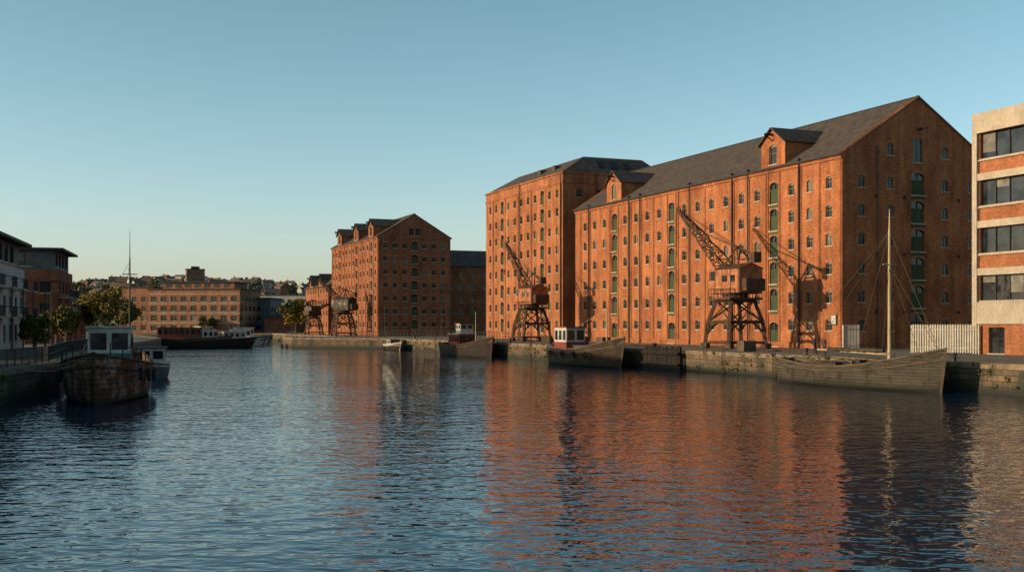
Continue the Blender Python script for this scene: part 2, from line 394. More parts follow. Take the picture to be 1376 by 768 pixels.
# ================= WAREHOUSE C
b=Bld('gabled_brick_warehouse',*W(-11.2,142),0,TH,'brickC')
LC=44.;WC=16.8;ZC=24.;ZCR=29.
ops=[]
for k in range(13):
    t=2.2+3.3*k
    for r,z in enumerate(rows(7,4.6,2.9)):
        if k in (1,5,10): ops.append((t-.75,t+.75,z-1.05,z+1.05,'door'))
        else: ops.append((t-.5,t+.5,z-.6,z+.65,'arch'))
b.facade((0,0,0),Y,-X,LC,QZ-.5,ZC,ops)
ops=[]
for i,u in enumerate((1.7,3.9,6.1,8.4,10.7,12.9,15.1)):
    for z in rows(7,4.6,2.9):
        if i==3: ops.append((u-.7,u+.7,z-1,z+1,'door'))
        else: ops.append((u-.5,u+.5,z-.55,z+.65,'arch'))
ops.append((8.4-1.3,8.4-.2,24.3,25.9,'rect')); ops.append((8.4+.2,8.4+1.3,24.3,25.9,'rect'))
b.facade((0,0,0),X,-Y,WC,QZ-.5,ZCR,ops,gable_planes(WC,ZC,ZCR))
b.facade((0,LC,0),X,Y,WC,QZ-.5,ZCR,[],gable_planes(WC,ZC,ZCR)); b.facade((WC,0,0),Y,X,LC,QZ-.5,ZC,[])
for k in range(14): b.trim.obox(O0,Y,-X,.35+3.3*k,.75+3.3*k,0,.1,QZ,ZC-.5,2) if .75+3.3*k<LC else None
b.trim.obox(O0,Y,-X,0,LC,0,.22,ZC-.45,ZC-.05,2)
b.trim.obox(O0,X,-Y,0,WC,0,.12,ZC-.3,ZC-.05,2)
gable_roof(b,WC,LC,ZC,ZCR); kc=(ZCR-ZC)/(WC/2)
dormer(b,5.5,2.1,ZC,26.6,28.2,ZC,kc); dormer(b,18.7,2.1,ZC,26.6,28.2,ZC,kc); dormer(b,35.2,2.1,ZC,26.6,28.2,ZC,kc)
b.done()
# ================= D small warehouse
b=Bld('small_brick_warehouse',*W(-11.2,190),0,TH,'brickC')
ops=[(2+3.2*k-.5,2+3.2*k+.5,z-.6,z+.7,'rect') for k in range(8) for z in rows(4,4.4,3.0)]
b.facade((0,0,0),Y,-X,28,QZ-.5,14.6,ops)
ops=[(u-.5,u+.5,z-.6,z+.7,'rect') for u in (2,5,8) for z in rows(4,4.4,3.0)]
b.facade((0,0,0),X,-Y,10,QZ-.5,18.5,ops,gable_planes(10,14.6,18.2)); b.facade((10,0,0),Y,X,28,QZ-.5,14.6,[])
gable_roof(b,10,28,14.6,18.2)
dormer(b,8.5,2.6,14.6,15.2,18.,14.6,.72); dormer(b,20,2.6,14.6,15.2,18.,14.6,.72)
b.done()
# ================= E block behind
b=Bld('slate_roofed_warehouse',*W(6,167),0,TH,'brickC')
ops=[(2+3.1*k-.55,2+3.1*k+.55,z-.6,z+.7,'rect') for k in range(13) for z in rows(5,4.8,3.05)]
b.facade((0,0,0),X,-Y,44,QZ-.5,19.2,ops); b.facade((44,0,0),Y,X,14,QZ-.5,19.2,[]); b.facade((0,0,0),Y,-X,14,QZ-.5,19.2,[])
slab(b.roof,[(-.2,-.4,19.0),(44.2,-.4,19.0),(44.2,7,23.4),(-.2,7,23.4)],.15); slab(b.roof,[(-.2,7,23.4),(44.2,7,23.4),(44.2,14.4,19),(-.2,14.4,19)],.15)
b.done()
# ================= F modern office
b=Bld('modern_office_building',*W(0,-18.4),0,TH,'brickor','framed','glass2','green','conc','grey')
o=Vector((0,0,0)); LF=34
D=-Y
wb=[(6.8,9.05),(11.05,13.3),(15.3,17.55),(19.5,21.8)]
ops=[(.6,LF-.6,a,c,'band',1.55) for a,c in wb]
ops.append((1.6,3.4,QZ+.1,QZ+2.4,'rect'))
b.facade((0,0,0),D,-X,LF,QZ-.5,23.2,ops,dep=.35)
b.facade((0,0,0),X,Y,18,QZ-.5,23.2,[]); b.facade((0,-LF,0),X,-Y,18,QZ-.5,23.2,[])
b.trim.obox(o,D,-X,-.05,LF,.0,.3,21.8,23.6,0); b.trim.obox(o,D,-X,-.05,LF,0,.3,4.7,6.65,0)
for a,c in wb[:3]: b.trim.obox(o,D,-X,.0,LF,.0,.26,c,c+.62,0)
for a,c in wb[1:]: b.trim.obox(o,D,-X,.0,LF,.0,.2,a-.22,a-.13,0)
b.trim.obox(o,D,-X,-.05,.5,.0,.32,QZ-.5,21.8,0)
for k in (9,17.5,26): b.trim.obox(o,D,-X,k,k+.5,.0,.32,QZ-.5,21.8,0)
b.trim.box((-.0,.003,QZ),(18,.25,23.6),0)
b.roof.box((.1,-LF,23.2),(18,-.1,23.4),0)
b.done()
# ================= left apartments
ThL=math.radians(15.07)
def leftapt(name,x,y,Wd,L,zt,brick,top,bal=True,th=ThL):
    b=Bld(name,x,y,0,th,brick,'framed','glass','grey','conc','slate2')
    fl=[QZ+.4+2.95*i for i in range(int((zt-QZ)/2.95))]
    zs=zt-2.9
    ops=[(2+3.4*k-.8,2+3.4*k+.8,z+.5,z+2.2,'rect') for k in range(int(L/3.4)) for z in fl if z+2.6<zs]
    b.facade((0,0,0),Y,X,L,QZ-.5,zs,ops)
    ops=[(1.6+3.2*k-.7,1.6+3.2*k+.7,z+.6,z+2.1,'rect') for k in range(int(Wd/3.2)) for z in fl if z+2.6<zs]
    b.facade((-Wd,0,0),X,-Y,Wd,QZ-.5,zs,ops)
    b.facade((-Wd,L,0),X,Y,Wd,QZ-.5,zs,[]); b.facade((-Wd,0,0),Y,-X,L,QZ-.5,zs,[])
    t=Bld('tmp',0,0,0,0,top,'framed','glass'); bpy.data.objects.remove(t.root); t.root=b.root
    ops=[(2+3.4*k-1.2,2+3.4*k+1.2,zs+.5,zs+2.3,'band',1.2) for k in range(int((L)/3.4))]
    t.facade((-.5,.5,0),Y,X,L-1,zs,zt-.3,[q for q in ops if q[1]<L-1])
    ops=[(1.6+3.2*k-1,1.6+3.2*k+1,zs+.5,zs+2.3,'band',1) for k in range(int((Wd-1.5)/3.2))]
    t.facade((-Wd+.5,.5,0),X,-Y,Wd-1,zs,zt-.3,ops)
    t.facade((-Wd+.5,L-.5,0),X,Y,Wd-1,zs,zt-.3,[])
    t.roof.box((-Wd-.3,-.6,zt-.3),(.7,L+.6,zt),0)
    for mb,nm,mats in ((t.wall,'top_storey',[top]),(t.glass,'top_panes',['glass','glassl']),(t.frame,'top_frames',['framed']),(t.roof,'flat_roof',['slate2','lead','conc']),(t.trim,'top_sills',['conc','arch','pier'])):
        if mb.f: mb.build(nm,b.root,mats)
    bl=MB()
    if bal:
        for z in fl[1:]:
            if z+2<zs+1:
                for k in range(0,int(L/6.8)+1):
                    y0=1+6.8*k
                    if y0+3>L: continue
                    bl.box((.003,y0,z-.1),(1.4,y0+3.2,z+.05),0)
                    bl.box((1.36,y0,z+1.05),(1.42,y0+3.2,z+1.12),1)
                    for q in range(14): bl.box((1.37,y0+q*.24,z+.05),(1.4,y0+q*.24+.03,z+1.05),1)
                    for xx in (.02,1.37): bl.box((xx,y0,z+1.05),(xx+.03,y0+.03,z+1.1),1)
                    bl.box((.0031,y0-.0,z+1.05),(1.36,y0+.05,z+1.12),1); bl.box((1.3,y0-.02,QZ),(1.42,y0+.1,z),1)
        bl.build('balconies',b.root,['conc','framed'])
    b.done()
leftapt('apartment_building',-54.6+.26*45,125-.965*45,12,45,13.6,'render','grey')
leftapt('apartment_building.001',-61.,150,16,16,14.9,'brickred','grey')
leftapt('apartment_building.002',-73.5,190,6,9,8.0,'brickred','render',False)
leftapt('unseen_shading_apartments',-41.5,28,12,44,14.5,'brickred','grey',True,math.radians(8))  # out of view, added so its shadow covers the trawler and left quay
# ================= far apartments
def block(name,x,y,rot,Wd,L,zt,brick,roof='slate2',frame='frame',dx=3.2,dz=2.9,ww=1.5,overhang=.4,kind='rect',z0=QZ):
    b=Bld(name,x,y,0,rot,brick,frame,'glass','green','conc',roof)
    n=max(1,int((zt-z0-.4)/dz))
    def O(l): return [(dx*(k+.5)-ww/2,dx*(k+.5)+ww/2,z0+.7+dz*i,z0+.7+dz*i+1.6,kind) for k in range(int(l/dx)) for i in range(n)]
    b.facade((0,0,0),X,-Y,Wd,z0-.5,zt,O(Wd)); b.facade((0,0,0),Y,-X,L,z0-.5,zt,O(L))
    b.facade((Wd,0,0),Y,X,L,z0-.5,zt,O(L)); b.facade((0,L,0),X,Y,Wd,z0-.5,zt,[])
    b.roof.box((-overhang,-overhang,zt),(Wd+overhang,L+overhang,zt+.35))
    return b
b=block('brick_apartment_block',-110,338,math.radians(-9),29,16,15.0,'bricktan',ww=1.9)
for i in range(4): b.trim.box((-.12,-.12,4.9+2.9*i),(29.1,-.003,5.1+2.9*i),0)
b.wall.box((3,3,15.35),(26,13,17.2)); b.roof.box((2.3,2.3,17.2),(26.7,13.7,17.5))
for k in range(7): b.glass.box((4+3.1*k,2.96,15.8),(6+3.1*k,2.99,16.9))
b.done()
b=block('brick_apartment_block.001',-121,344,math.radians(-9),11,16,15.8,'bricktan'); b.done()
b=block('glass_office',-81,347,math.radians(-4),6,12,12.5,'grey',ww=2.6,kind='rectsmall'); b.done()
b=block('waterside_shed',-75,338,math.radians(4),9,9,6.5,'brickred',ww=1.); b.done()
b=block('low_white_building',-118,520,0,26,12,18,'render',ww=2,z0=8); b.done()
b=block('long_white_building',-108,560,.1,24,12,17,'render',ww=2.6,z0=8); b.done()
b=block('tower_block',-204,700,.35,11,11,39,'bricktan',ww=1.8,dx=2.7); b.roof.box((3,3,39),(8,8,41)); b.done()
b=block('waterside_shed.001',-70,352,.2,9,9,9.5,'brickC',ww=1.); b.done()
# ================= ground / basin
basin=[W(-18.5,-205),W(-18.5,106),W(-34,122),W(-34,134),W(-19,139),W(-19,226),(-112,324),(-66,210),(-39.5,101),(-31.6,78),(-29.6,65),(-21,28),(-12,-30),(-8,-78)]
def tess(outer,hole,z):
    loops=[[Vector((x,y,z)) for x,y in outer],[Vector((x,y,z)) for x,y in hole]]
    tris=tessellate_polygon(loops); vs=[v for l in loops for v in l]
    return vs,tris
m,nt,bs=newmat('ground_paving'); M['ground']=m
co=N(nt,'ShaderNodeTexCoord').outputs['Object']
f=noise_fac(nt,co,.08,(1,1,1),6,.6); f2=noise_fac(nt,co,1.5,(1,1,1),5,.6)
x=mix(nt,ramp(nt,f,.35,.65),(.15,.12,.095),(.09,.078,.064)); x=mix(nt,.6,x,mix(nt,ramp(nt,f2,.3,.7),(.6,.6,.6),(1.3,1.3,1.3)),'MULTIPLY')
nt.links.new(x,bs.inputs['Base Color']); bs.inputs['Roughness'].default_value=.95
vs,tr=tess([(-6000,-3000),(6000,-3000),(6000,9000),(-6000,9000)],basin,QZ)
g=MB(); g.v=[tuple(v) for v in vs]; g.f=[list(t) for t in tr]; g.m=[0]*len(tr)
g.build('ground',None,['ground'])
m,nt,bs=newmat('quay_stone'); M['quay']=m
tc=N(nt,'ShaderNodeTexCoord'); co=tc.outputs['Object']
sp=N(nt,'ShaderNodeSeparateXYZ'); nt.links.new(co,sp.inputs[0])
ad=N(nt,'ShaderNodeMath',operation='SUBTRACT'); nt.links.new(sp.outputs[1],ad.inputs[0]); nt.links.new(sp.outputs[0],ad.inputs[1])
cb=N(nt,'ShaderNodeCombineXYZ'); nt.links.new(ad.outputs[0],cb.inputs[0]); nt.links.new(sp.outputs[2],cb.inputs[1])
br=N(nt,'ShaderNodeTexBrick'); br.inputs['Scale'].default_value=1; br.inputs['Brick Width'].default_value=1.1; br.inputs['Row Height'].default_value=.42; br.inputs['Mortar Size'].default_value=.03
br.inputs['Color1'].default_value=(.17,.11,.065,1); br.inputs['Color2'].default_value=(.10,.068,.042,1); br.inputs['Mortar'].default_value=(.03,.024,.017,1)
nt.links.new(cb.outputs[0],br.inputs['Vector'])
f=noise_fac(nt,co,.8,(1,1,1),6,.7); f2=noise_fac(nt,co,.5,(1,1,.4),6,.75)
x=mix(nt,.9,br.outputs[0],mix(nt,ramp(nt,f,.3,.7),(.5,.45,.4),(1.4,1.4,1.35)),'MULTIPLY')
x=mix(nt,ramp(nt,f2,.48,.62),x,(.028,.03,.016))
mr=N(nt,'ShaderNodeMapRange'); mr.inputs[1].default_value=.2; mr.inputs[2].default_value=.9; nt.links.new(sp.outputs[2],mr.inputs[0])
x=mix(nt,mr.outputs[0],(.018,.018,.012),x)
nt.links.new(x,bs.inputs['Base Color']); bs.inputs['Roughness'].default_value=.85
M['coping']=simple('coping_stone',(.25,.175,.11),(.12,.088,.06),1.1)
qw=MB()
nbp=len(basin)
for i in range(nbp):
    p=basin[i];q=basin[(i+1)%nbp]
    d=Vector((q[0]-p[0],q[1]-p[1],0)); L=d.length; d.normalize(); nn=Vector((-d.y,d.x,0))
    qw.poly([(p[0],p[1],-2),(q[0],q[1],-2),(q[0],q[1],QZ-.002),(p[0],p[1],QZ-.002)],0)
    o=Vector((p[0],p[1],0)); s0=0
    while s0<L-.01:
        s1=min(L,s0+1.5+R.random()*.5)
        j=R.uniform(0,.03)
        qw.obox(o,d,nn,s0+.01,s1-.01,-.75,.07+j,QZ-.32,QZ+.05+j*.5,1); s0=s1
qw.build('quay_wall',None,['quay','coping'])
# water
m,nt,bs=newmat('dock_water')
geo=N(nt,'ShaderNodeTexCoord'); co=geo.outputs['Object']
h1=noise_fac(nt,co,1.15,(.75,1.1,1),2,.5)
h2=noise_fac(nt,co,3.2,(.75,1.1,1),1,.5)
h0=noise_fac(nt,co,.3,(.8,1.2,1),2,.5)
h3=noise_fac(nt,co,.05,(1,1,1),3,.5)
def mth(op,a,bv):
    n=N(nt,'ShaderNodeMath',operation=op)
    for i,v in ((0,a),(1,bv)):
        if isinstance(v,(int,float)): n.inputs[i].default_value=v
        else: nt.links.new(v,n.inputs[i])
    return n.outputs[0]
h=mth('ADD',mth('MULTIPLY',h1,.15),mth('MULTIPLY',h2,.042))
h=mth('ADD',h,mth('MULTIPLY',h0,.10))
amp=N(nt,'ShaderNodeMapRange'); nt.links.new(h3,amp.inputs[0]); amp.inputs[1].default_value=.3; amp.inputs[2].default_value=.7; amp.inputs[3].default_value=.6; amp.inputs[4].default_value=1.2
h=mth('MULTIPLY',h,amp.outputs[0])
bp=N(nt,'ShaderNodeBump'); bp.inputs['Strength'].default_value=1; bp.inputs['Distance'].default_value=.5
nt.links.new(h,bp.inputs['Height']); nt.links.new(bp.outputs[0],bs.inputs['Normal'])
bs.inputs['Base Color'].default_value=(.004,.024,.05,1); bs.inputs['Roughness'].default_value=.015; bs.inputs['IOR'].default_value=1.4
M['water']=m
wt=MB(); wt.poly([(-200,-110,0),(140,-110,0),(140,350,0),(-200,350,0)]); wt.build('water',None,['water'])
# ================= hills
def hillh(x,y):
    s=min(1,max(0,(y-420)/700)); s=s*s*(3-2*s)
    p=.5+.5*math.exp(-((x+360)/300)**2)
    return QZ-.3+s*(44*p)*(.86+.4*noise.noise(Vector((x*.006,y*.004,0))))
hb=MB(); nx,ny=60,30
for j in range(ny+1):
    for i in range(nx+1):
        x=-1600+3000*i/nx; y=420+1500*j/ny; hb.v.append((x,y,hillh(x,y)))
for j in range(ny):
    for i in range(nx):
        a=j*(nx+1)+i; hb.f.append([a,a+1,a+nx+2,a+nx+1]); hb.m.append(0)
M['hill']=simple('hill_grass_hazed',(.12,.115,.06),(.08,.078,.048),.02,rough=.95)  # grass colour greyed and blued to carry the distance haze
hb.build('hills',None,['hill'],True)
def clump(mb,c,r,n,size,mi=0,flat=.8):
    for _ in range(n):
        while 1:
            p=Vector((R.uniform(-1,1),R.uniform(-1,1),R.uniform(-1,1)))
            if .3<p.length<1: break
        p=Vector((p.x*r,p.y*r,p.z*r*flat))+Vector(c)
        a=Vector((R.gauss(0,1),R.gauss(0,1),R.gauss(0,1))).normalized(); bb=a.orthogonal().normalized()
        s=size*R.uniform(.6,1.3)
        a=a.cross(bb)
        mb.poly([p-a*s,p+bb*s*.8,p+a*s,p-bb*s*.8],mi)
dt=MB()
for k in range(1700):
    y=R.uniform(430,1150); x=R.uniform(-.52*y,.05*y)
    if y<560 and R.random()<.5: continue
    z=hillh(x,y); r=R.uniform(2.5,6); mi=1 if R.random()<.4 else 0
    clump(dt,(x,y,z+r*.7),r,30,r*.34,mi)
for k in range(90):
    y=R.uniform(365,425); x=R.uniform(-.5*y,.02*y); r=R.uniform(1.6,3.2)
    clump(dt,(x,y,QZ+r*.9),r,60,r*.28,1 if R.random()<.4 else 0)
dt.build('distant_trees',None,['farleaf','farleaf2'])
dh=MB()
for k in range(270):
    y=R.uniform(520,1120); x=R.uniform(-.5*y,.0*y); z=hillh(x,y)+.8
    w=R.uniform(6,13); d=7; h=R.uniform(5,7.5); a=R.uniform(-.9,.9); rr=R.uniform(2,3)
    c,s=math.cos(a),math.sin(a); o=Vector((x,y,z)); hv=Vector((c,s,0)); nv=Vector((-s,c,0)); mi=R.choice([0,0,1,1,2])
    dh.obox(o,hv,nv,0,w,0,d,-4,h,mi)
    P=lambda a_,b_,z_: o+hv*a_+nv*b_+Vector((0,0,z_))
    dh.poly([P(-.3,-.4,h-.1),P(w+.3,-.4,h-.1),P(w+.3,d/2,h+rr),P(-.3,d/2,h+rr)],3); dh.poly([P(-.3,d+.4,h-.1),P(w+.3,d+.4,h-.1),P(w+.3,d/2,h+rr),P(-.3,d/2,h+rr)],3)
    dh.poly([P(0,0,h),P(0,d,h),P(0,d/2,h+rr)],mi); dh.poly([P(w,0,h),P(w,d,h),P(w,d/2,h+rr)],mi)
    for q in range(int(w/2.6)):
        for zz in (1.2,3.9): dh.obox(o,hv,nv,1+q*2.6,2.1+q*2.6,-.03,.01,zz,zz+1.3,4)
    if R.random()<.6: dh.obox(o,hv,nv,w*.2,w*.2+.9,d/2-.4,d/2+.4,h,h+rr+1.2,2)
M['houseroof']=simple('house_roof',(.13,.085,.065),(.085,.065,.055),.05)
dh.build('distant_houses',None,['bricktan','render','brickred','houseroof','framed'])
# trees
def tree(name,x,y,h,r,mats,z=QZ,n=9,per=260,size=.22):
    t=root(name,x,y,z); mb=MB()
    mb.cyl((0,0,-.2),(.1,.05,h*.35),.22,.15,8,0)
    L=MB(); 
    for k in range(n):
        a=k*2.4+R.random(); rr=r*R.uniform(.25,.75); zz=h*R.uniform(.38,.86)
        c=Vector((math.cos(a)*rr,math.sin(a)*rr,zz)); mb.cyl((.1,.05,h*.33),c,.09,.02,5,0)
        clump(L,c,r*R.uniform(.32,.5),per,size,R.choice([0,0,1]))
    mb.build('trunk',t,['bark']); L.build('foliage',t,mats)
tree('birch_tree',-69.5,192,9.5,3.6,['leafy','leafa'],n=13)
tree('birch_tree.001',-75.5,199,8,3,['leafy','leafg'],n=11)
tree('birch_tree.002',-77,222,8.5,3,['leafg','leafa'],n=11)
tree('maple_tree',-60.5,312,10,4.8,['leafy','leafg'],size=.3,n=13)
tree('maple_tree.001',-91,333,5,2.4,['leafg','leafa'],size=.3)
tree('ash_tree',-58,142,5.5,2.2,['leafa','leafg'])
tree('ash_tree.001',-50.5,118,3.6,1.6,['leafa','leafg'])
tree('ash_tree.002',-101,255,8,3.5,['leafg','leafa'])
tree('ash_tree.003',-54,135,4.6,2.,['leafa','leafg'])
# ================= cranes
def crane(name,u,t,sc_=1.0,slew=0,luff=42,cabm='cab',jibL=13.5):
    rt=root(name,*W(u,t),QZ,TH); rt.scale=(sc_,)*3
    p=MB(); H=5.3; bx=2.35; tx=1.45
    legs=[]
    for sx in (-1,1):
        for sy in (-1,1):
            a=Vector((sx*bx,sy*bx,.0)); c=Vector((sx*tx,sy*tx,H)); mid=a.lerp(c,.55)+Vector((sx*.25,sy*.25,0))
            p.beam(a+Vector((0,0,.5)),mid,.36); p.beam(mid,c,.36); legs.append((a,mid,c))
            p.box((a.x-.25,a.y-.65,.12),(a.x+.25,a.y+.65,.62),0)
            for q in(-.4,.4): p.cyl((a.x-.15,a.y+q,.25),(a.x+.15,a.y+q,.25),.25,.25,10,0)
    def X2(l1,l2):
        (a,m1,c),(a2,m2,c2)=l1,l2
        p.beam(m1,m2,.24); p.beam(a+Vector((0,0,.7)),a2+Vector((0,0,.7)),.16)
        for i in range(6):
            f0=i/6;f1=(i+1)/6
            q=lambda f:m1.lerp(m2,f)+Vector((0,0,-1.2+ (1-(2*f-1)**2)*1.35))
            p.beam(q(f0),q(f1),.15)
        p.beam(m1,c2,.13); p.beam(m2,c,.13)
        p.beam(c,c2,.35)
    X2(legs[0],legs[1]);X2(legs[2],legs[3]);X2(legs[0],legs[2]);X2(legs[1],legs[3])
    p.box((-2.1,-2.1,H),(2.1,2.1,H+.22),0)
    for a in range(8):
        for sx,sy in ((-1,0),(1,0),(0,-1),(0,1)):
            q=-2.05+a*4.1/7
            xx,yy=(sx*2.05,q) if sx else (q,sy*2.05); p.beam((xx,yy,H+.2),(xx,yy,H+1.2),.05)
    for z in (.7,1.2):
        for q in ((-1,-1,1,-1),(1,-1,1,1),(1,1,-1,1),(-1,1,-1,-1)): p.beam((q[0]*2.05,q[1]*2.05,H+z),(q[2]*2.05,q[3]*2.05,H+z),.05)
    p.cyl((0,0,H+.2),(0,0,H+.75),1.4,1.3,16)
    for s in(-.2,.2): p.beam((2.4,s,.3),(1.7,s,H),.05)
    for k in range(14): p.beam((2.4-.7*k/14,-.2,.4+k*.35),(2.4-.7*k/14,.2,.4+k*.35),.035)
    p.build('portal_legs',rt,['rust'])
    up=root('slewing_part',0,0,H+.75,slew); up.parent=rt
    c=MB()
    c.box((-1.6,-2.6,0),(1.6,1.5,2.6),0); 
    for s in (-1,1): c.poly([(s*1.75,-2.75,2.58),(s*1.75,1.65,2.58),(0,1.65,3.2),(0,-2.75,3.2)],1)
    c.poly([(-1.6,1.5,2.6),(1.6,1.5,2.6),(0,1.5,3.15)],0); c.poly([(-1.6,-2.6,2.6),(1.6,-2.6,2.6),(0,-2.6,3.15)],0)
    c.box((-1.5,1.5,.7),(-.1,2.4,2.6),0)
    c.box((-1.4,2.4,1.4),(-.2,2.43,2.4),2); c.box((-1.53,1.6,1.4),(-1.5,2.3,2.4),2)
    for y in (-1.9,-.6): 
        for s in (-1.62,1.6): c.box((s,y,1.2),(s+.02,y+.8,1.9),2)
    for y in (-2.5,-1.2,.2,1.4):
        for s in (-1.64,1.6): c.box((s,y,0),(s+.04,y+.07,2.58),1)
    c.box((-1.3,-3.4,.2),(1.3,-2.6,1.5),1)
    c.build('machinery_house',up,[cabm,'rust','glass2'])
    j=MB()
    la=math.radians(luff); d=Vector((0,math.cos(la),math.sin(la))); n=Vector((0,-math.sin(la),math.cos(la)))
    base=Vector((0,1.0,1.6))
    ns=11; prev=None
    for k in range(ns+1):
        f=k/ns; hw=.75*(1-f)+.16; hh=(.25+.75*math.sin(math.pi*min(1,f*1.6+.1)) if f<.5 else .98*(1-f)*1.55+.12)*.75
        o=base+d*(jibL*f)
        cur=[o+X*hw,o-X*hw,o-X*hw+n*hh*1.3,o+X*hw+n*hh*1.3]
        for q in range(4): j.beam(cur[q],cur[(q+1)%4],.07)
        if prev:
            for q in range(4): j.beam(prev[q],cur[q],.16)
            for q in range(4):
                a,b2=(prev[q],cur[(q+1)%4]) if k%2 else (prev[(q+1)%4],cur[q])
                j.beam(a,b2,.08)
        prev=cur
    tip=base+d*jibL
    top=Vector((0,-.6,4.9))
    for s in (-1,1):
        j.beam((s*1.2,1.2,2.3),top+X*s*.3,.18); j.beam((s*1.2,-2.3,2.3),top+X*s*.3,.18)
        j.beam((s*1.0,.4,3.7),(s*.9,-1.6,3.7),.1)
    j.beam(top-X*.4,top+X*.4,.25)
    for s in(-.25,.25):
        j.beam(top+X*s,base+d*jibL*.95+n*.3+X*s*.5,.05); j.beam(top+X*s,base+d*jibL*.55+n*1.0+X*s,.06)
    j.torus(tip+n*.1,X,.35,.07)
    hk=tip+Vector((0,.35,-jibL*.38)); j.beam(tip+Y*.35,hk,.035); j.beam(tip+Y*.28,hk,.035); j.beam(hk,hk-Z*.5,.18); j.torus(hk-Z*.7,X,.15,.04)
    j.beam(top,Vector((0,-3.2,4.0)),.22); j.box((-.5,-3.7,3.2),(.5,-2.9,4.3))
    j.build('lattice_jib',up,['rust'])
    return rt
crane('dockside_crane',-8.4,7.4,1.0,math.radians(6),42,jibL=12.4)
crane('dockside_crane.001',-8.6,63,.95,math.radians(8),50,jibL=11.5)
crane('dockside_crane.002',-17,150,.95,math.radians(40),42,'steel',8)
crane('dockside_crane.003',-16,185,.8,math.radians(-60),20,'steel',6)
rl=MB()
for u in (-10.7,-6.1):
    p=W(u,-12);q=W(u,104); rl.beam((p[0],p[1],QZ+.05),(q[0],q[1],QZ+.05),.09)
rl.build('crane_rails',None,['rust'])
# ================= boats
def boat(name,x,y,rot,L,B,zb,zm,zst,hull,stern=.7,draft=.8,rake=1.0,z=0,rail='hulltan',inner='deck'):
    rt=root(name,x,y,z,rot); mb=MB(); n=22
    def fw(s):
        if s<.45: return stern+(1-stern)*math.sin(s/.45*math.pi/2)
        q=(s-.45)/.55; return max(.015,(1-q**2.4)**.75)
    def zg(s):
        return zm+(zb-zm)*max(0,(s-.4)/.6)**2.0+(zst-zm)*max(0,(.4-s)/.4)**2
    rows_=[]
    for i in range(n+1):
        s=i/n; f=fw(s)*B/2; g=zg(s); y0=-L/2+L*s
        prof=[(1.0,g),(.985,g*.72),(.95,g*.42),(.88,.12),(.7,-.3),(.08,-draft)]
        row=[]
        for w,zz in prof:
            rk=rake*(zz/zb)*max(0,(s-.6)/.4)**2 - .45*(zz/zb)*max(0,(.15-s)/.15)
            w2=w-(1-w)*1.2*max(0,(s-.55)/.45)
            row.append((f*max(.03,w2),y0+rk,zz))
        rows_.append(row)
    for sgn in (1,-1):
        for i in range(n):
            for k in range(5):
                a=[rows_[i][k],rows_[i+1][k],rows_[i+1][k+1],rows_[i][k+1]]
                mb.poly([(sgn*p[0],p[1],p[2]) for p in a],0)
            a,c=rows_[i][0],rows_[i+1][0]; w=.09
            ia=(max(.0,a[0]-w),a[1],a[2]); ic=(max(.0,c[0]-w),c[1],c[2])
            mb.poly([(sgn*ia[0],ia[1],ia[2]),(sgn*ic[0],ic[1],ic[2]),(sgn*ic[0],ic[1],ic[2]-.55),(sgn*ia[0],ia[1],ia[2]-.55)],1)
            mb.beam((sgn*(a[0]-.03),a[1],a[2]+.03),(sgn*(c[0]-.03),c[1],c[2]+.03),.15,2)
            r1,r2=rows_[i][1],rows_[i+1][1]
            mb.beam((sgn*(r1[0]+.02),r1[1],r1[2]+.12),(sgn*(r2[0]+.02),r2[1],r2[2]+.12),.1,2)
    for i in range(n):
        a,c=rows_[i][0],rows_[i+1][0]
        mb.poly([(-a[0]+.05,a[1],a[2]-.55),(a[0]-.05,a[1],a[2]-.55),(c[0]-.05 if c[0]>.05 else 0,c[1],c[2]-.55),(-c[0]+.05 if c[0]>.05 else 0,c[1],c[2]-.55)],1)
    r=rows_[0]; mb.poly([(p[0],p[1],p[2]) for p in r]+[(-p[0],p[1],p[2]) for p in r[::-1]],0)
    bw=rows_[-1]; 
    for k in range(4): mb.beam((0,bw[k][1]+.05,bw[k][2]+(.15 if k==0 else 0)),(0,bw[k+1][1]+.05,bw[k+1][2]),.16,2)
    mb.build('hull',rt,[hull,inner,rail])
    return rt,zg,fw
def cabin(rt,x0,x1,y0,y1,z0,z1,wall='white',roof='white',nm='wheelhouse',wins=2,front=1,wc='glass2'):
    mb=MB(); mb.box((x0,y0,z0),(x1,y1,z1),0); mb.box((x0-.15,y0-.2,z1),(x1+.15,y1+.2,z1+.1),1)
    h=z1-z0; za=z0+h*.5; zb_=z1-h*.12
    w=(x1-x0); k=wins
    for i in range(k):
        a=x0+w*(i+.12)/k; c=x0+w*(i+.88)/k
        for yy,e in ((y1,.02),(y0-.02,.02)): mb.box((a,yy,za),(c,yy+e,zb_),2)
    l=y1-y0; k=max(1,int(l/1.0))
    for i in range(k):
        a=y0+l*(i+.18)/k; c=y0+l*(i+.82)/k
        for xx in (x0-.02,x1): mb.box((xx,a,za),(xx+.02,c,zb_),2)
    mb.build(nm,rt,[wall,roof,wc])
def sag(mb,p,q,s,r=.03,n=8,m=0):
    p=Vector(p);q=Vector(q); pr=p
    for i in range(1,n+1):
        f=i/n; c=p.lerp(q,f)-Z*s*4*f*(1-f); mb.beam(pr,c,r*1.4,m); pr=c
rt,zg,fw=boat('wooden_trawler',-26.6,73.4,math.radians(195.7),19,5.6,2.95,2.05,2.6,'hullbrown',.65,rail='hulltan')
cabin(rt,-1.35,1.35,-4.6,-1.4,1.5,4.45,'white','white',wins=2)
mb=MB()
mb.box((-1.375,-4.63,1.5),(1.375,-1.37,2.75),0)
for s in (-1.38,1.36): mb.box((s,-4.6,2.75),(s+.02,-1.4,2.95),0)
mb.box((-1.1,1.0,1.5),(1.1,4.2,2.15),1); mb.box((-1.2,.9,2.15),(1.2,4.3,2.23),2)
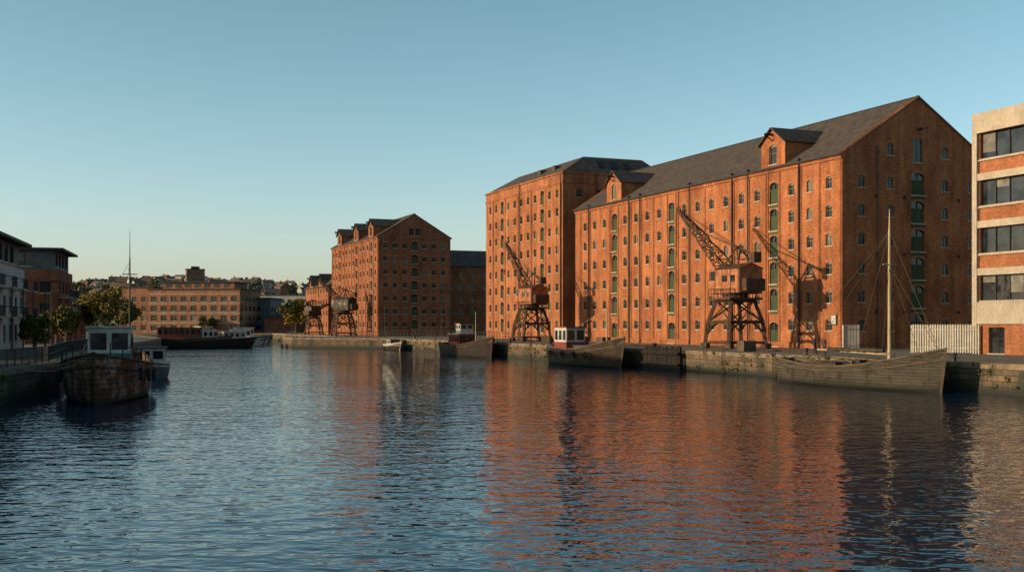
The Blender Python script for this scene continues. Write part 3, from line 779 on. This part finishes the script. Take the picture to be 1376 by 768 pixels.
mb.cyl((0,6.6,1.9),(0,6.6,2.9),.16,.16,8,1); mb.cyl((-.7,6.6,2.6),(.7,6.6,2.6),.12,.12,8,3)
for s in(-1,1):
    for y in (-6,-3,0,3,5): 
        f=fw((y+9.5)/19)*2.8; z=zg((y+9.5)/19); mb.torus((s*(f+.12),y,z-.75),X,.33,.11,3)
    pv=None
    for y in (3,4.5,6,7.4,8.6): 
        f=fw((y+9.5)/19)*2.7; z=zg((y+9.5)/19); p=Vector((s*f,y,z+.75)); mb.beam((s*f,y,z),p,.05,3)
        if pv: mb.beam(pv,p,.04,3)
        pv=p
mb.cyl((0,-6.2,1.8),(0,-6.2,3.6),.3,.26,10,4)
mb.torus((1.37,-3,3.2),X,.3,.07,4)
for k in range(5): mb.box((-1+R.uniform(-.3,1.2),4.6+k*.25,1.6),(-.6+R.uniform(.2,1.4),4.9+k*.25,2.4+R.uniform(0,.3)),R.choice([2,4,1,0]))
mb.cyl((.9,-2.5,4.5),(.9,-2.5,5.1),.04,.04,6,3)
mb.build('deck_gear',rt,['teal','white','deck','rubber','red'])
mb=MB(); zt=11.3; mx,my=-1.1,-5.2
mb.cyl((mx,my,1.6),(mx,my,zt-2),.085,.05,8,0); mb.cyl((mx,my,zt-2),(mx,my,zt),.035,.012,6,0)
mb.beam((mx-.5,my,8.2),(mx+.5,my,8.2),.045)
for q in ((0,-9,2.6),(2.3,-6,2.4)): mb.beam((mx,my,zt-2.2),q,.018,1)
mb.build('mast_and_rigging',rt,['steel','steel'])
mb=MB(); sag(mb,(.3,8.8,2.8),(4.2,10.2,2.3),.5,.03); sag(mb,(.3,8.8,2.8),(4.6,5,2.3),.3,.03); mb.build('mooring_rope',rt,['rope'])
rt,zg,fw=boat('motor_cruiser',-31.3,97,math.radians(195.7),9,3.,1.6,1.2,1.2,'blue',.8,rail='white')
cabin(rt,-1.1,1.1,-2.5,1.2,.8,2.6,'white','blue',wins=2); 
rt,zg,fw=boat('cargo_barge',-60,219,math.radians(-75),17,4.6,2.0,1.5,1.8,'hullblack',.8,rail='hullblack')
mb=MB(); mb.box((-1.6,-4,1),(1.6,4.5,2.0),0); mb.build('hold_cover',rt,['steel'])
rt,zg,fw=boat('houseboat',-66,228,math.radians(-78),15,4.6,2.2,1.7,1.7,'hullblack',.9,rail='red')
cabin(rt,-1.8,1.8,-6,2.5,1.4,3.9,'brickred','steel','cabin',3); 
for i,(x,y,a) in enumerate([(-58,236,-70),(-66,244,-60),(-60,250,-80),(-73,262,-50),(-64,270,-75),(-84,306,-30)]):
    rt,zg,fw=boat('motor_cruiser' ,x,y,math.radians(a),10,3.2,1.9,1.4,1.4,'white',.8,rail='blue')
    cabin(rt,-1.2,1.2,-3,1.5,1.0,3.0+.2*i,'white','white',wins=2); mb=MB(); mb.cyl((0,-1,3),(0,-1,5.5+i*.6),.05,.03); mb.build('mast',rt,['steel'])
def dockboat(name,uc,t0,t1,**k):
    x,y=W(uc,(t0+t1)/2); return boat(name,x,y,TH+math.pi,t1-t0,**k)
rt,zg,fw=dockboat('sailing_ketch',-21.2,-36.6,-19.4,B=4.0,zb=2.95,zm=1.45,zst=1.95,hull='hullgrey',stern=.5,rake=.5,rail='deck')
mb=MB(); 
zt=13.0; my=3.6
mb.cyl((0,my,.6),(0,my,zt-1.5),.15,.09,10,0); mb.cyl((0,my,zt-1.5),(0,my,zt),.07,.03,8,0)
mb.cyl((0,my-.2,2.5),(0,-4.6,2.7),.09,.07,8,0)
for q in ((0,8.4,3.0),(1.9,my-1.6,1.7),(-1.9,my-1.6,1.7),(0,-8.2,2.2),(0,-5,2.6)):
    mb.beam((0,my,zt-1.6),q,.032,1)
mb.beam((0,my,zt-4),(0,8.3,3.0),.028,1); mb.beam((0,my,zt-4),(1.9,my+1.3,1.7),.028,1); mb.beam((0,my,zt-4),(-1.9,my+1.3,1.7),.028,1)
mb.beam((-.6,my,zt-4),(.6,my,zt-4),.07,0)
mb.build('mast_and_rigging',rt,['wood','stay'])
mb=MB()
mb.box((-1.0,-4.9,1.0),(1.0,-1.2,1.75),0); mb.box((-1.1,-5.0,1.75),(1.1,-1.1,1.82),1)
mb.box((-.8,4.4,1.2),(.8,5.9,1.9),0)
for k in range(14):
    y=my-.6-k*.45; mb.cyl((0,y,2.72+R.uniform(0,.05)),(0,y-.46,2.72+R.uniform(0,.05)),.14+R.uniform(0,.06),.14+R.uniform(0,.06),8,2)
for s in(-1,1):
    pv=None
    for k in range(12):
        y=-7.9+k*1.25; sN=(y+8.6)/17.2; f=fw(sN)*1.95; p=Vector((s*f,y,zg(sN)+.5))
        mb.beam((s*f,y,zg(sN)),p,.045,1)
        if pv: mb.beam(pv,p,.04,1)
        pv=p
for k in range(14):
    y=-.8+k*.32; mb.box((R.uniform(-.9,0),y,1.0),(R.uniform(.1,.9),y+.4,1.6+R.uniform(0,.5)),R.choice([0,1,2,4]))
mb.cyl((-.6,6,1.9),(.6,6,1.9),.18,.18,8,3)
mb.build('deckhouse_and_rails',rt,['hulltan','deck','hullgrey','rubber','blue'])
mb=MB(); sag(mb,(0,8.5,2.9),(-3.3,11,2.1),.3); sag(mb,(0,-8.2,1.9),(-3.3,-10,2.1),.3); mb.build('mooring_rope',rt,['rope'])
rt,zg,fw=dockboat('wooden_coaster',-21.0,10.2,26.5,B=4.2,zb=3.2,zm=1.8,zst=2.2,hull='hulltan',stern=.6,rake=.9,rail='deck')
cabin(rt,-1.2,1.2,-6.2,-2.9,1.4,4.3,'white','red',wins=2)
mb=MB(); mb.box((-1.1,-1.2,1.4),(1.1,3.8,2.2),0); mb.box((-1.2,-1.3,2.2),(1.2,3.9,2.28),1); mb.cyl((0,5,1.6),(0,5,6.5),.1,.06,8,2); mb.beam((0,5,6.3),(0,8.6,3.3),.03,2); mb.beam((0,5,6.3),(0,-2.9,4.3),.03,2)
mb.box((-1.22,-6.22,1.4),(1.22,-2.88,2.6),4)
for y in (-5,-2,1,4): mb.torus((2.2,y,1.3),X,.32,.1,3); mb.torus((-2.2,y,1.3),X,.32,.1,3)
mb.build('hatch_and_mast',rt,['deck','blue','wood','rubber','red'])
rt,zg,fw=dockboat('harbour_tug',-20.8,49,67,B=4.4,zb=2.8,zm=1.5,zst=1.9,hull='hullblack',stern=.7,rake=.7,rail='rust')
cabin(rt,-1.3,1.3,-5,-.6,1.0,3.2,'red','white',wins=2); cabin(rt,-1.0,1.0,-2.7,-.7,3.3,4.7,'white','red',nm='bridge',wins=2)
mb=MB(); mb.cyl((0,-3.9,3.3),(0,-3.9,4.9),.4,.35,12,0); mb.cyl((0,3,1.2),(0,3,6.5),.08,.04,8,1); mb.build('funnel_and_mast',rt,['steel','wood'])
rt,zg,fw=dockboat('motor_cruiser',-20.6,94,101,B=2.6,zb=1.4,zm=.95,zst=1.0,hull='hullblack',stern=.8,rail='white'); cabin(rt,-.9,.9,-2,.8,.6,1.9,'render','blue')
rt=root('shaded_recess_standin',*W(-18.9,5.0),0,TH); mb=MB()  # added dark piles standing in for the shaded recess at the quay end
for k in range(15): mb.cyl((-.2,-3.8+k*.5,-1.5),(-.2+R.uniform(-.05,.05),-3.8+k*.5,2.3+R.uniform(-.1,.15)),.22,.2,8,0)
mb.beam((-.45,-4,1.7),(-.45,3.5,1.7),.25,0); mb.beam((-.45,-4,.6),(-.45,3.5,.6),.25,0); mb.build('standin_piles',rt,['hullblack'])
for t in (-14,-6,40,80):
    rt=root('quay_ladder',*W(-18.62,t),0,TH); mb=MB()
    for s in(-.22,.22): mb.beam((0,s,-.5),(0,s,2.7),.05)
    for k in range(10): mb.beam((0,-.22,-.2+k*.28),(0,.22,-.2+k*.28),.035)
    mb.build('rungs',rt,['rust'])
# ================= street furniture
def railing(name,pts,h=1.15,step=1.6,inset=.5,mat='steel',bars=True):
    mb=MB()
    for a in range(len(pts)-1):
        p=Vector((*pts[a],QZ));q=Vector((*pts[a+1],QZ)); L=(q-p).length; n=int(L/step)
        for i in range(n+1):
            c=p.lerp(q,i/n); mb.beam(c,c+Z*h,.07)
        for z in (.15,h*.5,h): mb.beam(p+Z*z,q+Z*z,.05)
        if bars:
            n=int(L/.16)
            for i in range(n): c=p.lerp(q,i/n); mb.beam(c+Z*.15,c+Z*h,.018)
    mb.build(name,None,[mat])
railing('quay_railing',[(-14,-20),(-22.3,28),(-30.4,65),(-32.4,78),(-40.3,101),(-47,128)])
railing('quay_railing.001',[W(-17.8,112),W(-33,123),W(-33,133)],bars=False)
railing('quay_railing.002',[W(-10,60),W(-6,108),W(-12,138)],h=1.3,bars=False)
def palisade(name,p,q,h=2.7):
    mb=MB(); p=Vector((*p,QZ));q=Vector((*q,QZ)); L=(q-p).length; d=(q-p).normalized(); n=Vector((-d.y,d.x,0))
    k=int(L/.22)
    for i in range(k+1):
        s=i*L/k; mb.obox(p,d,n,s-.065,s+.065,-.015,.015,.08,h-.12); mb.poly([p+d*(s-.065)+Z*(h-.12),p+d*(s+.065)+Z*(h-.12),p+d*s+Z*h])
    for z in (.5,h-.55): mb.obox(p,d,n,0,L,.02,.07,z,z+.07)
    k=int(L/2.7)+1
    for i in range(k+1): s=i*L/k; mb.obox(p,d,n,s-.05,s+.05,.07,.17,0,h-.1)
    mb.build(name,None,['galv'])
palisade('palisade_fence',W(-3.3,-14.2),W(-.4,-19.2)) 
palisade('palisade_fence.001',W(-4.2,-5.5),W(-1.9,-5.0))
palisade('palisade_fence.002',W(-3.3,-14.1),W(4,-14.0))
def lamp(name,x,y,h=6.5):
    r=root(name,x,y,QZ); mb=MB(); mb.cyl((0,0,0),(0,0,1.1),.11,.09,8); mb.cyl((0,0,1.1),(0,0,h),.07,.045,8); mb.cyl((0,0,h),(.9,-.1,h+.15),.04,.03,6); mb.box((.6,-.22,h+.1),(1.3,.06,h+.22),0)
    mb.build('post_and_lantern',r,['steel'])
for x,y in ((-54.5,132),(-43.5,104),(-19.3,233),(-15,238),(-26,228),(-60,160)): lamp('street_lamp',x,y)
for u,t in ((-17.5,-34),(-17.5,-17),(-17.5,9),(-17.5,31),(-17.5,50),(-17.5,75),(-17.5,95)):
    r=root('mooring_bollard',*W(u,t),QZ+.04); mb=MB(); mb.cyl((0,0,0),(0,0,.45),.2,.16,10); mb.cyl((0,0,.45),(0,0,.62),.27,.22,10); mb.build('bollard_casting',r,['steel'])
for i,(u,t) in enumerate([(-14,-3),(-15,26),(-13,36),(-14.5,44)]):
    r=root('timber_crate',*W(u,t),QZ,TH+i*.3); mb=MB()
    for k in range(5): mb.box((-.7,-.6,.05+k*.2),(.7,.6,.22+k*.2),0)
    for s in(-.66,.56): mb.box((s,-.63,0),(s+.1,.63,1.1),1)
    mb.build('slats',r,['deck','hulltan'])
vg=MB()
for k in range(320):
    t=R.uniform(-60,100); x,y=W(-18.6,t); clump(vg,(x,y,R.choice([QZ-.1,QZ-.6,QZ-1,.5])),R.uniform(.1,.4),14,.09,R.choice([0,1]))
for k in range(60):
    f=R.random(); x=-21-8.6*f+ .2; y=28+37*f
    clump(vg,(x,y,R.uniform(.4,2)),R.uniform(.15,.4),14,.09,0)
vg.build('quay_weeds',None,['leafg','leafa'])
# ================= people
def person(name,x,y,rot,shirt,trouser,lean=.0,stride=.2):
    rt=root(name,x,y,QZ,rot)
    V={'pel':((0,0,.95),.15),'wai':((0,lean*.3,1.1),.135),'che':((0,lean*.6,1.35),.165),'nec':((0,lean*.85,1.5),.06),'hd':((0,lean,1.6),.085),'hd2':((0,lean+.01,1.72),.095),
       'hl':((-.1,0,.88),.1),'kl':((-.11,stride*.5,.48),.065),'al':((-.11,stride*.1+.0,.09),.045),'tl':((-.12,stride*.1+.16,.04),.04),
       'hr':((.1,0,.88),.1),'kr':((.11,-stride*.2,.49),.065),'ar':((.11,-stride,.09),.045),'tr':((.12,-stride+.16,.04),.04),
       'sl':((-.2,lean*.8,1.42),.065),'el':((-.27,lean*.6-.05,1.14),.045),'wl':((-.24,lean*.6+.12,.93),.032),'fl':((-.23,lean*.6+.17,.84),.035),
       'sr':((.2,lean*.8,1.42),.065),'er':((.27,lean*.6-.05,1.14),.045),'wr':((.25,lean*.6+.05,.9),.032),'fr':((.24,lean*.6+.08,.81),.035)}
    E=[('pel','wai'),('wai','che'),('che','nec'),('nec','hd'),('hd','hd2'),('pel','hl'),('hl','kl'),('kl','al'),('al','tl'),('pel','hr'),('hr','kr'),('kr','ar'),('ar','tr'),('che','sl'),('sl','el'),('el','wl'),('wl','fl'),('che','sr'),('sr','er'),('er','wr'),('wr','fr')]
    ks=list(V); me=bpy.data.meshes.new('body'); me.from_pydata([V[k][0] for k in ks],[(ks.index(a),ks.index(b_)) for a,b_ in E],[])
    ob=bpy.data.objects.new('body',me); sc.collection.objects.link(ob)
    sm=ob.modifiers.new('s','SKIN'); 
    for i,k in enumerate(ks):
        me.skin_vertices[0].data[i].radius=(V[k][1],)*2
        me.skin_vertices[0].data[i].use_root=(k=='pel')
    sb=ob.modifiers.new('ss','SUBSURF'); sb.levels=1; sb.render_levels=1
    dg=bpy.context.evaluated_depsgraph_get(); m2=bpy.data.meshes.new_from_object(ob.evaluated_get(dg))
    m2.materials.clear()
    for k in (shirt,trouser,'skin','hair','steel'): m2.materials.append(M[k])
    for p in m2.polygons:
        c=p.center; z=c.z
        if z>1.7 or (z>1.58 and c.y<lean-.02): mi=3
        elif z>1.5: mi=2
        elif z<.12: mi=4
        elif z<.93 and abs(c.x)<.2: mi=1
        elif z<.93 and abs(c.x)>=.2 : mi=2
        else: mi=0
        p.material_index=mi; p.use_smooth=True
    bpy.data.objects.remove(ob); o2=bpy.data.objects.new('body',m2); sc.collection.objects.link(o2); o2.parent=rt
M['skin']=simple('skin',(.45,.28,.2),(.4,.24,.17),5); M['hair']=simple('hair',(.04,.025,.02),None,9)
M['coat']=simple('dark_coat',(.03,.03,.04),None,6); M['jacket']=simple('brown_jacket',(.10,.05,.035),None,6); M['jeans']=simple('jeans',(.03,.04,.07),None,6)
px,py=W(-17.3,-18.0); person('person',px,py,1.2,'coat','jeans',.05)
px,py=W(-16.7,-18.5); person('person',px,py,2.0,'jacket','coat',.12)
# ================= light
EL=math.radians(11.5); sx,sy=-.971,-.239
wd=bpy.data.worlds.new('World'); sc.world=wd; wd.use_nodes=True; nt=wd.node_tree
bg=nt.nodes['Background']; sk=nt.nodes.new('ShaderNodeTexSky'); sk.sky_type='NISHITA'; sk.sun_disc=False
sk.sun_elevation=EL; sk.sun_rotation=math.atan2(sx,sy)%(2*math.pi); sk.air_density=1.0; sk.dust_density=1.0; sk.ozone_density=1.5
tc=nt.nodes.new('ShaderNodeTexCoord'); sp=nt.nodes.new('ShaderNodeSeparateXYZ'); nt.links.new(tc.outputs['Generated'],sp.inputs[0])
rp=nt.nodes.new('ShaderNodeValToRGB'); nt.links.new(sp.outputs[2],rp.inputs[0])
el=rp.color_ramp.elements; el[0].position=0; el[0].color=(1.3,1.32,1.75,1); el[1].position=.32; el[1].color=(.98,1.28,1.08,1)
e=el.new(.1); e.color=(1.3,1.4,1.48,1)
e=el.new(.6); e.color=(.8,1.0,.95,1)
mx_=nt.nodes.new('ShaderNodeMix'); mx_.data_type='RGBA'; mx_.blend_type='MULTIPLY'; mx_.inputs[0].default_value=1
nt.links.new(sk.outputs[0],mx_.inputs[6]); nt.links.new(rp.outputs[0],mx_.inputs[7])
cf=noise_fac(nt,tc.outputs['Generated'],3.2,(1,1,9),5,.6); cm=ramp(nt,cf,.5,.7)
lo=N(nt,'ShaderNodeValToRGB'); nt.links.new(sp.outputs[2],lo.inputs[0]); q=lo.color_ramp.elements; q[0].position=.01; q[0].color=(.6,.6,.6,1); q[1].position=.085; q[1].color=(0,0,0,1)
cm=mix(nt,1.0,cm,lo.outputs[0],'MULTIPLY')
fin=mix(nt,cm,mx_.outputs[2],mix(nt,1.0,mx_.outputs[2],(1.12,1.06,1.06),'MULTIPLY'))
nt.links.new(fin,bg.inputs[0]); bg.inputs[1].default_value=.145
sl=bpy.data.lights.new('sun','SUN'); sl.energy=5; sl.angle=math.radians(.6); sl.color=(1,.76,.48)
so=bpy.data.objects.new('sun',sl); sc.collection.objects.link(so)
d=Vector((sx*math.cos(EL),sy*math.cos(EL),math.sin(EL))); so.rotation_euler=d.to_track_quat('Z','Y').to_euler(); so.location=(-50,0,80)
cam=bpy.data.cameras.new('camera'); co_=bpy.data.objects.new('camera',cam); sc.collection.objects.link(co_)
co_.location=(0,0,CZ); co_.rotation_euler=(math.radians(90),0,0); cam.lens=39.24; cam.sensor_width=36; cam.shift_y=51/1376
cam.clip_end=15000; cam.clip_start=.1; sc.camera=co_
